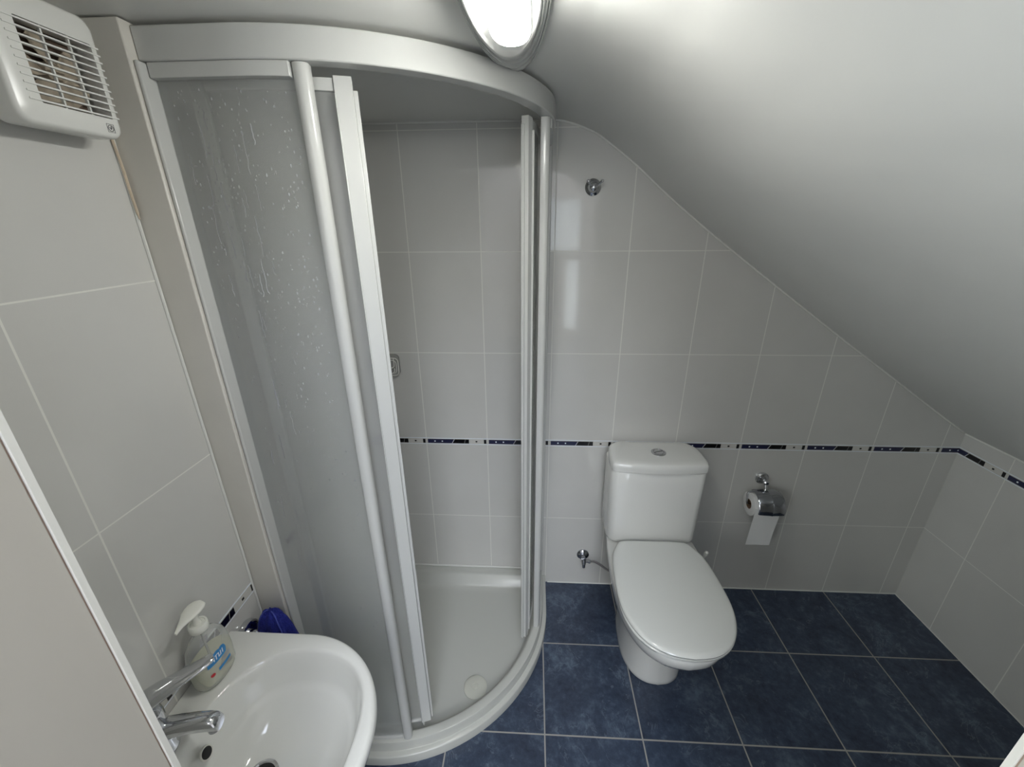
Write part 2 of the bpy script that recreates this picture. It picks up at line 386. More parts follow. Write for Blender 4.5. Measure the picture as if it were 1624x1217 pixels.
# ------------------------------------------------------------ shower
def qpath(R, xa, yb, n=28, thx=None):
    """outline of the quadrant at radius R, from the left wall leg (x=xa) round to the back wall leg (y=yb)"""
    out = []
    if xa < CX_: out.append((xa, CY_-R)); out.append((xa*0.5+CX_*0.5, CY_-R))
    for i in range(n+1):
        t = -PI/2 + (PI/2)*i/n
        out.append((CX_+R*math.cos(t), CY_+R*math.sin(t)))
    if yb > CY_: out.append((CX_+R, (yb+CY_)/2)); out.append((CX_+R, yb))
    return out
def sweep(bm, R0, R1, z0, z1, xa, yb, mat=0, clipf=None):
    """bar of rectangular section following the quadrant between radii R0 and R1"""
    A = qpath(R0, xa, yb, 40); B = qpath(R1, xa, yb, 40)
    if clipf:
        keep = [i for i in range(len(A)) if clipf(*A[i])]
        A = [A[i] for i in keep]; B = [B[i] for i in keep]
    loft(bm, [[(a[0], a[1], z0), (b[0], b[1], z0), (b[0], b[1], z1), (a[0], a[1], z1)] for a, b in zip(A, B)], mat=mat)
def mirror(p):   # swap the two legs of the quadrant
    return (CX_ - (p[1]-CY_), CY_ - (p[0]-CX_))

sh = thing('shower_enclosure', 'white quadrant shower enclosure with curved rail and frosted sliding panels', 'shower enclosure', (CX_, CY_, 0.08))
# curved head rail and threshold rail
bm = bmesh.new(); sweep(bm, 0.503, 0.535, 1.8095, 1.855, 0.1520, -0.0006)


obj('top_rail', bm, M_pvc, sh, bev=0.002)
# wall profiles
bm = bmesh.new(); box(bm, 0.1522, 0.1585, CY_-0.546, CY_-0.495, 0.083, 1.8085); obj('wall_profile', bm, M_pvc, sh, bev=0.002)
bm = bmesh.new(); box(bm, CX_+0.495, CX_+0.535, -0.016, -0.0005, 0.083, 1.8085); obj('wall_profile', bm, M_pvc, sh, bev=0.002)
# filler board between the left wall and the enclosure
fb = thing('filler_board', 'narrow cream board upright between tiled left wall and shower frame', 'board', (XL+0.03, -0.72, 0.045))
bm = bmesh.new(); box(bm, XL+0.0005, 0.1515, -0.7325, -0.700, 0.083, 1.8595); obj('board', bm, M_board, fb, bev=0.002)
bm = bmesh.new(); tube(bm, spline([(XL+0.001, -0.7355, 0.10), (XL+0.001, -0.7362, 0.5), (XL+0.0015, -0.7360, 1.0), (XL+0.0015, -0.7362, 1.5), (XL+0.0015, -0.7362, 1.86)], 6), 0.0028, 6)
obj('sealant_bead', bm, M_seal, fb)
bm = bmesh.new(); tube(bm, spline([(XL+0.0025, -0.7375, 1.73), (XL+0.003, -0.7385, 1.70), (XL+0.0045, -0.7375, 1.66), (XL+0.005, -0.7375, 1.62), (XL+0.006, -0.7370, 1.58)], 6), [0.001]+[0.0022]*22+[0.001]*2, 6)
obj('rust_stain', bm, M_stain, fb)

def panel(side, kind):
    """fixed panel or sliding door on one leg (side 0 = by the basin, 1 = by the toilet wall)"""
    if kind == 'fixed':
        Rg, x0, x1 = 0.517, 0.1595, 0.388
        zt, zb = 1.8083, 0.083
        lab = ('fixed_panel')
    else:
        Rg, x0, x1 = 0.487, 0.197, 0.440
        zt, zb = 1.802, 0.084
    if side == 1:
        x0m = x0 + 0.0
        if kind == 'fixed': x0 = CX_ - (0.18-0.016)
    def P(R, x):
        if x <= CX_: p = (x, CY_-R)
        else:
            t = -PI/2 + (x-CX_)/R; p = (CX_+R*math.cos(t), CY_+R*math.sin(t))
        return mirror(p) if side else p
    def bar(bm, R0, R1, za, zb_, xa, xb, n=14):
        xs = [xa+(xb-xa)*i/n for i in range(n+1)]
        loft(bm, [[(*P(R0, x), za), (*P(R1, x), za), (*P(R1, x), zb_), (*P(R0, x), zb_)] for x in xs])
    return Rg, x0, x1, zt, zb, P, bar

for side in (0, 1):
    # ---- fixed
    Rg, x0, x1, zt, zb, P, bar = panel(side, 'fixed')
    bm = bmesh.new(); bar(bm, Rg-0.0015, Rg+0.0015, zb+0.008, zt-0.012, x0-0.002, x1+0.004)
    g = obj('fixed_panel', bm, M_frost, sh)
    bm = bmesh.new(); bar(bm, Rg-0.008, Rg+0.014, zt-0.0200, zt+0.001, x0+0.0005, x1-0.004); obj('top_frame', bm, M_pvc, g, bev=0.001)
    bm = bmesh.new(); bar(bm, Rg-0.008, Rg+0.006, zb-0.002, zb+0.010, x0+0.0005, x1-0.004); obj('bottom_frame', bm, M_pvc, g, bev=0.001)
    # rounded end post
    cx, cy = P(Rg+0.001, x1+0.009)
    ang = -PI/2 + (x1+0.009-CX_)/Rg if not side else 0-(x1+0.009-CX_)/Rg
    rad = Vector((math.cos(ang), math.sin(ang), 0)); tan = Vector((-math.sin(ang), math.cos(ang), 0))
    prof = [(-0.013, -0.010), (-0.013, 0.002), (-0.0115, 0.007), (-0.0075, 0.0105), (0, 0.012), (0.0075, 0.0105), (0.0115, 0.007), (0.013, 0.002), (0.013, -0.010)]
    bm = bmesh.new()
    loft(bm, [[Vector((cx, cy, z)) + tan*a + rad*r_ for a, r_ in prof] for z in (0.081, 1.8092)])
    obj('end_post', bm, M_pvc, sh, bev=0.001)
    # ---- sliding door
    Rg, x0, x1, zt, zb, P, bar = panel(side, 'door')
    bm = bmesh.new(); bar(bm, Rg-0.0015, Rg+0.0015, zb+0.012, zt-0.010, x0+0.004, x1+0.004)
    d = obj('sliding_door', bm, M_frost, sh)
    bm = bmesh.new(); bar(bm, Rg-0.006, Rg+0.006, zt-0.022, zt-0.003, x0+0.016, x1-0.008); obj('door_top_frame', bm, M_pvc, d, bev=0.001)
    bm = bmesh.new(); bar(bm, Rg-0.006, Rg+0.006, zb+0.010, zb+0.018, x0+0.016, x1-0.008); obj('door_bottom_frame', bm, M_pvc, d, bev=0.001)
    for nm, xx, wdt in (('trailing_post', x0+0.010, 0.0125), ('leading_post', x1+0.006, 0.0150)):
        cx, cy = P(Rg, xx)
        a0 = -PI/2 + max(0, xx-CX_)/Rg
        if side: a0 = -PI/2 - a0
        rad = Vector((math.cos(a0), math.sin(a0), 0)); tan = Vector((-math.sin(a0), math.cos(a0), 0))
        if side: tan = -tan
        bm = bmesh.new()
        obox(bm, Vector((cx, cy, (zt+zb+0.006)/2)), tan, rad, Vector((0, 0, 1)), wdt, 0.009, (zt-zb-0.006)/2)
        if nm == 'leading_post':
            obox(bm, Vector((cx, cy, (zt+zb)/2-0.004)) - tan*(wdt-0.001) + rad*0.009, tan, rad, Vector((0, 0, 1)), 0.0012, 0.005, (zt-zb)/2-0.022)
            obox(bm, Vector((cx, cy, (zt+zb)/2-0.006)) + tan*(wdt+0.0035) - rad*0.004, tan, rad, Vector((0, 0, 1)), 0.0038, 0.004, (zt-zb)/2-0.012)
        obj(nm, bm, M_pvc, d, bev=0.001)
        if nm == 'leading_post':
            bm = bmesh.new()
            lathe(bm, Vector((cx, cy, zb+0.010)) - tan*0.010 + rad*0.006, (0, 0, -1), [(0, 0.0035), (0.012, 0.003), (0.024, 0.001)], 10)
            obj('guide_pin', bm, M_pvc, d)

# water running down the fixed panel beside the basin
bm = bmesh.new()
rnd = random.Random(3)
yf = CY_-0.517-0.0016
def drop(x, z, a, b):
    n = 6
    vs = []
    ctr = bm.verts.new((x, yf-0.0007, z))
    ring = [bm.verts.new((x+a*math.cos(2*PI*i/n), yf, z+b*math.sin(2*PI*i/n))) for i in range(n)]
    for i in range(n): bm.faces.new((ctr, ring[i], ring[(i+1) % n]))
    bm.faces.new(ring)
def curvey(x):
    return yf if x < CX_ else CY_ - math.sqrt(max(0.5186**2-(x-CX_)**2, 0))
for i in range(520):
    x = rnd.uniform(0.178, 0.375); z = 1.775 - abs(rnd.gauss(0, 0.42))
    if z < 0.3: continue
    s = rnd.uniform(0.0005, 0.0014); yf = curvey(x) - 0.0001
    drop(x, z, s, s*rnd.uniform(1.0, 2.6))
for i in range(34):
    x = rnd.uniform(0.178, 0.30); z = 1.76 - abs(rnd.gauss(0, 0.35)); L = rnd.uniform(0.02, 0.07); yf = curvey(x)
    pts = []
    for k in range(7):
        pts.append((x + rnd.uniform(-0.0012, 0.0012), yf, z - L*k/6)); x += rnd.uniform(-0.0008, 0.0008)
    tube(bm, spline(pts, 2), 0.0008, 6)
gl = [o for o in sh.children if o.name == 'fixed_panel'][0]
wd = obj('water_droplets', bm, M_water, gl); wd['kind'] = 'stuff'

# tray
tr = thing('shower_tray', 'white quadrant shower tray with stepped curved rim on blue floor', 'shower tray', (CX_, CY_, 0.0))
def tring(R, e, z):
    P = qpath(R, XL+0.0005+e, -0.0005-e, 32)
    return [(x, y, z) for x, y in P] + [(XL+0.0005+e, -0.0005-e, z)]
bm = bmesh.new()
loft(bm, [tring(0.549, 0, 0.0005), tring(0.550, 0, 0.036), tring(0.5490, 0, 0.0385), tring(0.5465, 0, 0.0400), tring(0.5345, 0, 0.0410), tring(0.5335, 0, 0.0420), tring(0.5325, 0, 0.0765), tring(0.5315, 0, 0.0790),
          tring(0.529, 0.0003, 0.0800), tring(0.509, 0.030, 0.0800), tring(0.506, 0.033, 0.0790), tring(0.498, 0.040, 0.070), tring(0.487, 0.062, 0.038), tring(0.480, 0.074, 0.031), tring(0.45, 0.10, 0.0285), tring(0.42, 0.13, 0.028)])
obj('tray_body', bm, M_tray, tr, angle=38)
bm = bmesh.new(); tube(bm, [(XL+0.006, -0.004, 0.085), (0.80, -0.004, 0.085)], 0.0045, 8); obj('sealant_strip', bm, M_seal, tr)
bm = bmesh.new()
lathe(bm, (0.580, -0.503, 0.0285), (0, 0, 1), [(0, 0.041), (0.004, 0.041), (0.0062, 0.037), (0.0066, 0.012), (0.0050, 0.0115), (0.0050, 0.0085), (0.0072, 0.008), (0.0075, 0.0)], 40)
obj('drain_cover', bm, M_drain, tr)
# small soap dish on the shower's back wall
sd = thing('soap_dish', 'small milky plastic soap dish on back tiles, half behind open door', 'soap dish', (0.23, 0, 1.05))
bm = bmesh.new()
x0, x1, z0, z1 = 0.155, 0.268, 1.030, 1.112
loft(bm, [[(x, -y, z) for x, z in rrect(x0+i, x1-i, z0+i, z1-i, 0.016-i*0.6)] for y, i in ((0.0005, 0.003), (0.006, 0), (0.016, 0), (0.020, 0.004))])
obj('back_plate', bm, M_milky, sd)
for i, rr in ((0.002, 0.0017), (0.010, 0.0015)):
    bm = bmesh.new(); pts = [(x, -0.021, z) for x, z in rrect(x0+i, x1-i, z0+i, z1-i-0.01, 0.014)]; tube(bm, pts+[pts[0]], rr, 8); obj('rim', bm, M_seal, sd)
bm = bmesh.new()
pts = spline([(0.25, -0.022, 1.10), (0.252, -0.026, 1.075), (0.248, -0.028, 1.066), (0.235, -0.028, 1.064), (0.18, -0.028, 1.064)], 5); tube(bm, pts, 0.0016, 8)
pts = spline([(0.25, -0.022, 1.060), (0.252, -0.026, 1.052), (0.246, -0.028, 1.044), (0.235, -0.028, 1.042), (0.18, -0.028, 1.042)], 5); tube(bm, pts, 0.0016, 8)
obj('holder_loops', bm, M_seal, sd)

# ------------------------------------------------------------ toilet
TXC = 1.236
to = thing('toilet', 'white close-coupled toilet with closed lid against the back wall', 'toilet', (TXC, -0.25, 0))
half = [(0.0, 0.0, 0), (0.075, 0.0, 0), (0.118, 0.004, 0), (0.134, 0.016, 0), (0.150, 0.045, 0), (0.163, 0.075, 0), (0.172, 0.130, 0), (0.1765, 0.20, 0), (0.1775, 0.26, 0), (0.170, 0.32, 0),
        (0.148, 0.378, 0), (0.112, 0.423, 0), (0.060, 0.451, 0), (0.0, 0.460, 0)]
hs = spline(half, 5)
hs = [Vector((max(p.x, 0), p.y, 0)) for p in hs]
def dring(z, sx, yb, yf, grow=0.0, dxc=0.0):
    out = []
    for p in hs: out.append((TXC+dxc+p.x*sx, yb+(yf-yb)*(p.y/0.460), z))
    for p in reversed(hs[1:-1]): out.append((TXC+dxc-p.x*sx, yb+(yf-yb)*(p.y/0.460), z))
    return out
bm = bmesh.new()
loft(bm, [dring(0.0005, 0.62, -0.13, -0.446), dring(0.006, 0.635, -0.125, -0.450), dring(0.02, 0.630, -0.125, -0.449), dring(0.12, 0.615, -0.11, -0.440), dring(0.19, 0.63, -0.10, -0.440), dring(0.235, 0.70, -0.09, -0.470),
          dring(0.27, 0.81, -0.075, -0.530), dring(0.30, 0.895, -0.06, -0.582), dring(0.33, 0.950, -0.045, -0.617), dring(0.36, 0.975, -0.03, -0.635), dring(0.385, 0.985, -0.022, -0.641), dring(0.396, 0.982, -0.022, -0.640), dring(0.401, 0.965, -0.026, -0.632)])
obj('pan', bm, M_ceramic, to, angle=60)
bm = bmesh.new()
loft(bm, [dring(0.403, 0.965, -0.235, -0.640), dring(0.405, 0.985, -0.228, -0.645), dring(0.413, 0.988, -0.228, -0.646), dring(0.416, 0.975, -0.232, -0.640)])
obj('seat', bm, M_seat, to, angle=60)
bm = bmesh.new()
loft(bm, [dring(0.4175, 0.97, -0.197, -0.641), dring(0.420, 0.995, -0.192, -0.648), dring(0.427, 1.0, -0.191, -0.650), dring(0.4315, 0.985, -0.195, -0.645), dring(0.4335, 0.95, -0.204, -0.633), dring(0.435, 0.80, -0.23, -0.59), dring(0.4355, 0.4, -0.3, -0.5)])
obj('lid', bm, M_seat, to, angle=60)
for s in (-1, 1):
    bm = bmesh.new(); lathe(bm, (TXC+s*0.078, -0.205, 0.402), (0, 0, 1), [(0, 0.010), (0.017, 0.010)], 16); obj('hinge', bm, M_seat, to)
# bolt cap on the side of the pan
for s in (-1, 1):
    bm = bmesh.new(); lathe(bm, (TXC+s*0.105, -0.20, 0.055), (s, 0, 0), [(0, 0.006), (0.004, 0.006), (0.0055, 0.003)], 14); obj('bolt', bm, M_logo, to)
# cistern
def tank(z, i, front=0.0, rr=0.028):
    pts = rrect(TXC-0.173+i, TXC+0.170-i, -0.178+i*0.6, -0.022, rr, 6)
    out = []
    for x, y in pts:
        b = 1-((x-TXC)/0.175)**2
        if y < -0.12: y -= 0.010*b*front
        out.append((x, y, z))
    return out
bm = bmesh.new()
loft(bm, [tank(0.4035, 0.03, 1), tank(0.4045, 0.02, 1), tank(0.4075, 0.011, 1), tank(0.414, 0.006, 1), tank(0.425, 0.003, 1), tank(0.60, 0.001, 1), tank(0.7235, 0.0, 1), tank(0.7250, 0.0015, 1), tank(0.7255, 0.005, 1), tank(0.7283, 0.006, 1)])
obj('cistern', bm, M_ceramic, to, angle=60)
def lidring(z, i):
    x0, x1 = TXC-0.177+i, TXC+0.173-i
    pts = [(x0+0.010, -0.050), (x0+0.020, -0.034), (x0+0.045, -0.019), (TXC-0.06, -0.010-i), (TXC+0.05, -0.010-i), (x1-0.045, -0.020), (x1-0.020, -0.036), (x1-0.006, -0.060), (x1-0.001, -0.10), (x1, -0.145), (x1-0.004, -0.168+i*0.6), (x1-0.018, -0.181+i),
           (TXC+0.08, -0.190+i), (TXC, -0.194+i), (TXC-0.08, -0.190+i), (x0+0.016, -0.180+i), (x0+0.003, -0.167+i*0.6), (x0, -0.14), (x0+0.003, -0.09)]
    n = len(pts); out = []
    for k in range(n):
        a, b, c, d = [Vector(pts[(k+j) % n]) for j in (-1, 0, 1, 2)]
        for s in range(4):
            t = s/4; out.append((*(0.5*((2*b)+(c-a)*t+(2*a-5*b+4*c-d)*t*t+(3*b-a-3*c+d)*t**3)), z))
    return out
bm = bmesh.new()
loft(bm, [lidring(0.728, 0.006), lidring(0.7295, 0.001), lidring(0.745, 0.0), lidring(0.756, 0.001), lidring(0.7615, 0.005), lidring(0.7645, 0.013), lidring(0.7655, 0.03)])
cl = obj('cistern_lid', bm, M_ceramic, to, angle=60)
bm = bmesh.new(); lathe(bm, (1.243, -0.103, 0.7655), (0, 0, 1), [(0, 0.027), (0.002, 0.027), (0.004, 0.024), (0.0035, 0.020), (0.0015, 0.019)], 32)
bt = obj('flush_bezel', bm, M_chrome, cl)
bm = bmesh.new()
lathe(bm, (1.243, -0.103, 0.7660), (0, 0, 1), [(0, 0.018), (0.003, 0.0175), (0.004, 0.014), (0.0043, 0.001)], 28)
obj('flush_button', bm, M_chrome, cl)
bm = bmesh.new(); obox(bm, Vector((1.243, -0.103, 0.7703)), Vector((0.94, 0.34, 0)), Vector((-0.34, 0.94, 0)), Vector((0, 0, 1)), 0.0165, 0.0012, 0.0006); obj('button_split', bm, M_dirt, cl)

# water inlet valve and its braided hose
vl = thing('angle_valve', 'small chrome stop valve on tiles left of toilet', 'valve', (1.006, 0, 0.172))
bm = bmesh.new(); lathe(bm, (1.006, -0.0005, 0.172), (0, -1, 0), [(0, 0.027), (0.004, 0.0265), (0.009, 0.020), (0.012, 0.010), (0.030, 0.0085)], 28); obj('rosette', bm, M_chromed, vl)
bm = bmesh.new(); lathe(bm, (1.006, -0.036, 0.178), (0.02, -0.25, -1), [(0, 0.010), (0.016, 0.0105), (0.018, 0.009), (0.024, 0.009), (0.026, 0.0075), (0.040, 0.006), (0.042, 0.002)], 20); obj('valve_knob', bm, M_chromed, vl)
bm = bmesh.new(); lathe(bm, (1.008, -0.036, 0.168), (1, 0, -0.05), [(0, 0.007), (0.018, 0.007), (0.018, 0.0095), (0.027, 0.0095), (0.027, 0.007), (0.030, 0.006)], 16); obj('outlet_nut', bm, M_chrome, vl)
hz = obj('hose', bmesh.new(), M_hose)
bpy.data.objects.remove(hz)
bm = bmesh.new(); tube(bm, spline([(1.036, -0.036, 0.167), (1.055, -0.037, 0.166), (1.080, -0.040, 0.152), (1.105, -0.045, 0.134), (1.128, -0.05, 0.124), (1.148, -0.06, 0.12), (1.166, -0.09, 0.12)], 6), 0.0052, 12)
ho = obj('supply_hose', bm, M_hose); ho['label'] = 'thin braided steel hose from the stop valve behind the toilet'; ho['category'] = 'hose'

# toilet brush behind the pan
br = thing('toilet_brush', 'white toilet brush handle sticking up behind right of toilet', 'toilet brush', (1.432, -0.16, 0))
bm = bmesh.new(); lathe(bm, (1.415, -0.10, 0.0005), (0, 0, 1), [(0, 0.036), (0.006, 0.038), (0.10, 0.034), (0.106, 0.032), (0.100, 0.028)], 28); obj('holder', bm, M_pump, br)
bm = bmesh.new(); tube(bm, [(1.415, -0.10, 0.05), (1.456, -0.165, 0.340)], 0.0052, 12); obj('handle', bm, M_pump, br)
bm = bmesh.new(); lathe(bm, (1.4565, -0.166, 0.344), (0.125, -0.23, 0.96), [(0, 0.004), (0.003, 0.0075), (0.012, 0.0085), (0.020, 0.007), (0.024, 0.002)], 16); obj('grip', bm, M_pump, br)

# ------------------------------------------------------------ toilet paper holder
ph = thing('paper_holder', 'chrome toilet paper holder with curved flap on back wall', 'toilet roll holder', (1.70, 0, 0.60))
bm = bmesh.new(); lathe(bm, (1.702, -0.0005, 0.598), (0, -1, 0), [(0, 0.0255), (0.006, 0.0255), (0.011, 0.021), (0.013, 0.012), (0.026, 0.009), (0.030, 0.0105), (0.040, 0.0105), (0.044, 0.006)], 32); obj('rosette', bm, M_chrome, ph)
bm = bmesh.new()
tube(bm, spline([(1.702, -0.036, 0.592), (1.700, -0.046, 0.574), (1.695, -0.050, 0.566)], 5), 0.0065, 12)
tube(bm, [(1.650, -0.050, 0.566), (1.752, -0.050, 0.566)], 0.0042, 12)
tube(bm, spline([(1.655, -0.050, 0.566), (1.636, -0.051, 0.563), (1.631, -0.054, 0.552), (1.631, -0.058, 0.535), (1.632, -0.060, 0.520), (1.640, -0.060, 0.514), (1.66, -0.06, 0.514)], 6), 0.0036, 12)
tube(bm, [(1.655, -0.060, 0.514), (1.745, -0.060, 0.514)], 0.0036, 12)
obj('arm', bm, M_chrome, ph)
bm = bmesh.new()
R_ = 0.052
ring = []
prof = []
for i in range(15):
    t = math.radians(90 + 14 + (0-112)*0 + 0) ; 
angs = [math.radians(a) for a in [62 + (192-62)*i/16 for i in range(17)]]
def flap(x, r): return [(x, -0.060 + r*math.cos(a), 0.514 + r*math.sin(a)) for a in angs]
xs = [(1.653, 0.0535), (1.657, 0.0565), (1.682, 0.0580), (1.699, 0.0590), (1.703, 0.0605), (1.707, 0.0590), (1.730, 0.0580), (1.749, 0.0565), (1.753, 0.0535)]
outer = [flap(x, r) for x, r in xs]; inner = [flap(x, r-0.0014) for x, r in xs]
Ro = [[bm.verts.new(p) for p in r] for r in outer]; Ri = [[bm.verts.new(p) for p in r] for r in inner]
for Q in (Ro, Ri):
    for a, b in zip(Q, Q[1:]):
        for i in range(len(a)-1): bm.faces.new((a[i], a[i+1], b[i+1], b[i]))
for i in range(len(xs)-1):
    for k in (0, -1): bm.faces.new((Ro[i][k], Ro[i+1][k], Ri[i+1][k], Ri[i][k]))
for k in (0, -1):
    for i in range(16): bm.faces.new((Ro[k][i], Ro[k][i+1], Ri[k][i+1], Ri[k][i]))
obj('flap', bm, M_chromed, ph)
pr = thing('toilet_roll', 'white toilet paper roll with a hanging sheet on chrome holder', 'toilet roll', (1.69, -0.06, 0.500))
bm = bmesh.new()
N = 40; xa, xb = 1.640, 1.738
def circ(x, r): return [(x, -0.060+r*math.cos(2*PI*i/N), 0.514 + r*math.sin(2*PI*i/N)) for i in range(N)]
loft(bm, [circ(xa, 0.0195), circ(xa, 0.0455), circ(xa+0.001, 0.047), circ(xb-0.001, 0.047), circ(xb, 0.0455), circ(xb, 0.0195), circ(xa, 0.0195)], cap0=False, cap1=False)
obj('paper', bm, M_paper, pr)
bm = bmesh.new(); loft(bm, [circ(xa-0.0003, 0.0185), circ(xa-0.0003, 0.0197), circ(xb, 0.0197), circ(xb, 0.0185), circ(xa-0.0003, 0.0185)], cap0=False, cap1=False); obj('core', bm, M_card, pr)
bm = bmesh.new()
sh_p = spline([(0, -0.1075, 0.525), (0, -0.1078, 0.50), (0, -0.1065, 0.47), (0, -0.104, 0.43), (0, -0.102, 0.39), (0, -0.101, 0.345)], 4)
rows = []
for p in sh_p:
    rows.append([(xa+0.003+(xb-xa-0.004)*i/10 - (0.515-p.z)*0.02, p.y+0.0009*math.sin(i*0.9+p.z*30), p.z + (0.002 if i % 2 else 0)*(p.z < 0.34)) for i in range(11)])
a_ = [[bm.verts.new(q) for q in r] for r in rows]; b_ = [[bm.verts.new((q[0], q[1]-0.0005, q[2])) for q in r] for r in rows]
for G in (a_, b_):
    for r0, r1 in zip(G, G[1:]):
        for i in range(10): bm.faces.new((r0[i], r0[i+1], r1[i+1], r1[i]))
for k in (0, -1):
    for i in range(10): bm.faces.new((a_[k][i], a_[k][i+1], b_[k][i+1], b_[k][i]))
for k in (0, -1):
    for i in range(len(rows)-1): bm.faces.new((a_[i][k], a_[i+1][k], b_[i+1][k], b_[i][k]))
obj('loose_sheet', bm, M_paper, pr)

# ------------------------------------------------------------ robe hook on the back wall
hk = thing('robe_hook', 'chrome double robe hook high on tiles beside shower', 'hook', (0.957, 0, 1.672))
bm = bmesh.new(); lathe(bm, (0.957, -0.0005, 1.672), (0, -1, 0), [(0, 0.0255), (0.004, 0.0255), (0.008, 0.021), (0.010, 0.017), (0.014, 0.015), (0.024, 0.012), (0.028, 0.006)], 36); obj('rosette', bm, M_chrome, hk)
for s in (-1, 1):
    bm = bmesh.new(); p1 = Vector((0.957, -0.020, 1.672)); p2 = Vector((0.957+s*0.021, -0.040, 1.686)) if s > 0 else Vector((0.957-0.018, -0.036, 1.686))
    tube(bm, spline([p1, p1.lerp(p2, 0.5)+Vector((0, -0.003, -0.003)), p2], 5), 0.0036, 12)
    lathe(bm, p2, (p2-p1), [(-0.002, 0.002), (0.0, 0.005), (0.004, 0.0055), (0.007, 0.003)], 14)
    obj('prong', bm, M_chrome, hk)

# ------------------------------------------------------------ washbasin
BX, BY = 0.305, -1.03
bs = thing('washbasin', 'white ceramic washbasin on the left tiled wall', 'washbasin', (XL+0.1, BY, 0.0))
def inside(x, y):
    if x < XL+0.001: return False
    dy = abs(y-BY)
    if x < 0.28: return dy < 0.204
    return ((x-0.28)/0.207)**2 + (dy/0.204)**2 < 1
def outline(n):
    out = []
    ths = sorted([2*PI*i/n for i in range(n)] + [math.atan2(s*0.204, XL+0.001-BX) % (2*PI) for s in (-1, 1)])
    for t in ths:
        lo, hi = 0, 0.6
        for _ in range(30):
            m_ = (lo+hi)/2
            if inside(BX+m_*math.cos(t), BY+m_*math.sin(t)): lo = m_
            else: hi = m_
        out.append((t, lo))
    return out
OL = outline(144)
def bowl_r(t):
    a, b, n = 0.152, 0.166, 2.35
    c, s = abs(math.cos(t)), abs(math.sin(t))
    return 1/((c/a)**n + (s/b)**n)**(1/n)
def o_ring(s, z):
    return [(XL+0.001 + (BX+r*math.cos(t)-XL-0.001)*s, BY+r*math.sin(t)*s, z) for t, r in OL]
def b_ring(s, z, dx=0.0):
    return [(BX+dx+bowl_r(t)*math.cos(t)*s, BY+bowl_r(t)*math.sin(t)*s, z) for t, r in OL]
def mixr(a, b, k, z): return [(p[0]*(1-k)+q[0]*k, p[1]*(1-k)+q[1]*k, z) for p, q in zip(a, b)]
o1 = o_ring(0.972, 0.7); b1 = b_ring(1.05, 0.7)
bm = bmesh.new()
loft(bm, [o_ring(0.5, 0.50), o_ring(0.72, 0.53), o_ring(0.88, 0.585), o_ring(0.955, 0.64), o_ring(0.99, 0.672), o_ring(1.0, 0.688), o_ring(0.998, 0.697), o_ring(0.99, 0.7035), o_ring(0.975, 0.7055),
          mixr(o1, b1, 0.5, 0.7055), b_ring(1.03, 0.7055), b_ring(1.0, 0.7040), b_ring(0.98, 0.699), b_ring(0.96, 0.689), b_ring(0.925, 0.668), b_ring(0.875, 0.641, -0.002),
          b_ring(0.84, 0.630, -0.003), b_ring(0.81, 0.6265, -0.004), b_ring(0.78, 0.621, -0.006), b_ring(0.70, 0.604, -0.012), b_ring(0.55, 0.588, -0.022), b_ring(0.38, 0.577, -0.036), b_ring(0.20, 0.571, -0.047)])
basin = obj('bowl', bm, M_ceramic, bs, angle=70)
bm = bmesh.new()
lathe(bm, (0.256, BY+0.003, 0.5715), (0, 0, 1), [(0, 0.030), (0.0025, 0.0295), (0.003, 0.026), (0.0008, 0.0235), (0.0006, 0.0235)], 36, cap1=False); obj('drain_ring', bm, M_chrome, bs)
bm = bmesh.new(); lathe(bm, (0.256, BY+0.003, 0.5722), (0, 0, 1), [(0, 0.0235), (0.0004, 0.0235)], 30); obj('drain_hole', bm, M_black, bs)
ofp = Vector((0.1765, -1.037, 0.663)); ofn = Vector((0.93, 0.0, 0.37)).normalized()
bm = bmesh.new(); lathe(bm, ofp, ofn, [(0, 0.0125), (0.0035, 0.0125), (0.0042, 0.0112), (0.0035, 0.0100)], 26, cap1=False); obj('overflow_rim', bm, M_trimwhite, bs)
bm = bmesh.new(); lathe(bm, ofp, ofn, [(0.0, 0.0101), (0.0032, 0.0101)], 26); obj('overflow_hole', bm, M_black, bs)
bm = bmesh.new(); loft(bm, [[(0.20+r*math.cos(2*PI*i/32)*1.0, BY+r*math.sin(2*PI*i/32), z) for i in range(32)] for z, r in ((0.0005, 0.105), (0.03, 0.100), (0.25, 0.080), (0.45, 0.085), (0.515, 0.10))])
obj('pedestal', bm, M_ceramic, bs)

# tap
tp = thing('tap', 'chrome single-lever mixer tap at the back of the washbasin', 'tap', (0.125, -1.055, 0.706))
bm = bmesh.new()
lathe(bm, (0.122, -1.055, 0.7055), (0, 0, 1), [(0, 0.027), (0.004, 0.027), (0.008, 0.024), (0.05, 0.0235), (0.085, 0.024), (0.098, 0.021), (0.104, 0.010), (0.105, 0.0)], 32)
body = obj('body', bm, M_chrome, tp, angle=60)
bm = bmesh.new()
rings = []
for x, y, z, hw, hh in ((0.125, -1.053, 0.748, 0.021, 0.020), (0.150, -1.049, 0.752, 0.019, 0.017), (0.175, -1.044, 0.756, 0.0175, 0.0145), (0.200, -1.039, 0.757, 0.017, 0.0125), (0.220, -1.035, 0.755, 0.0165, 0.0125), (0.232, -1.032, 0.751, 0.0155, 0.0125), (0.238, -1.031, 0.746, 0.013, 0.010)):
    x -= 0.014; hw *= 0.93
    rings.append([(x - 0.18*hw*math.cos(a), y + hw*math.cos(a), z + hh*math.copysign(abs(math.sin(a))**0.8, math.sin(a))) for a in [2*PI*i/24 for i in range(24)]])
loft(bm, rings); obj('spout', bm, M_chrome, tp, angle=60)
bm = bmesh.new(); lathe(bm, (0.212, -1.034, 0.742), (0.10, 0, -1), [(0, 0.0105), (0.008, 0.0105), (0.0085, 0.009), (0.006, 0.0085)], 24); obj('aerator', bm, M_chromed, tp)
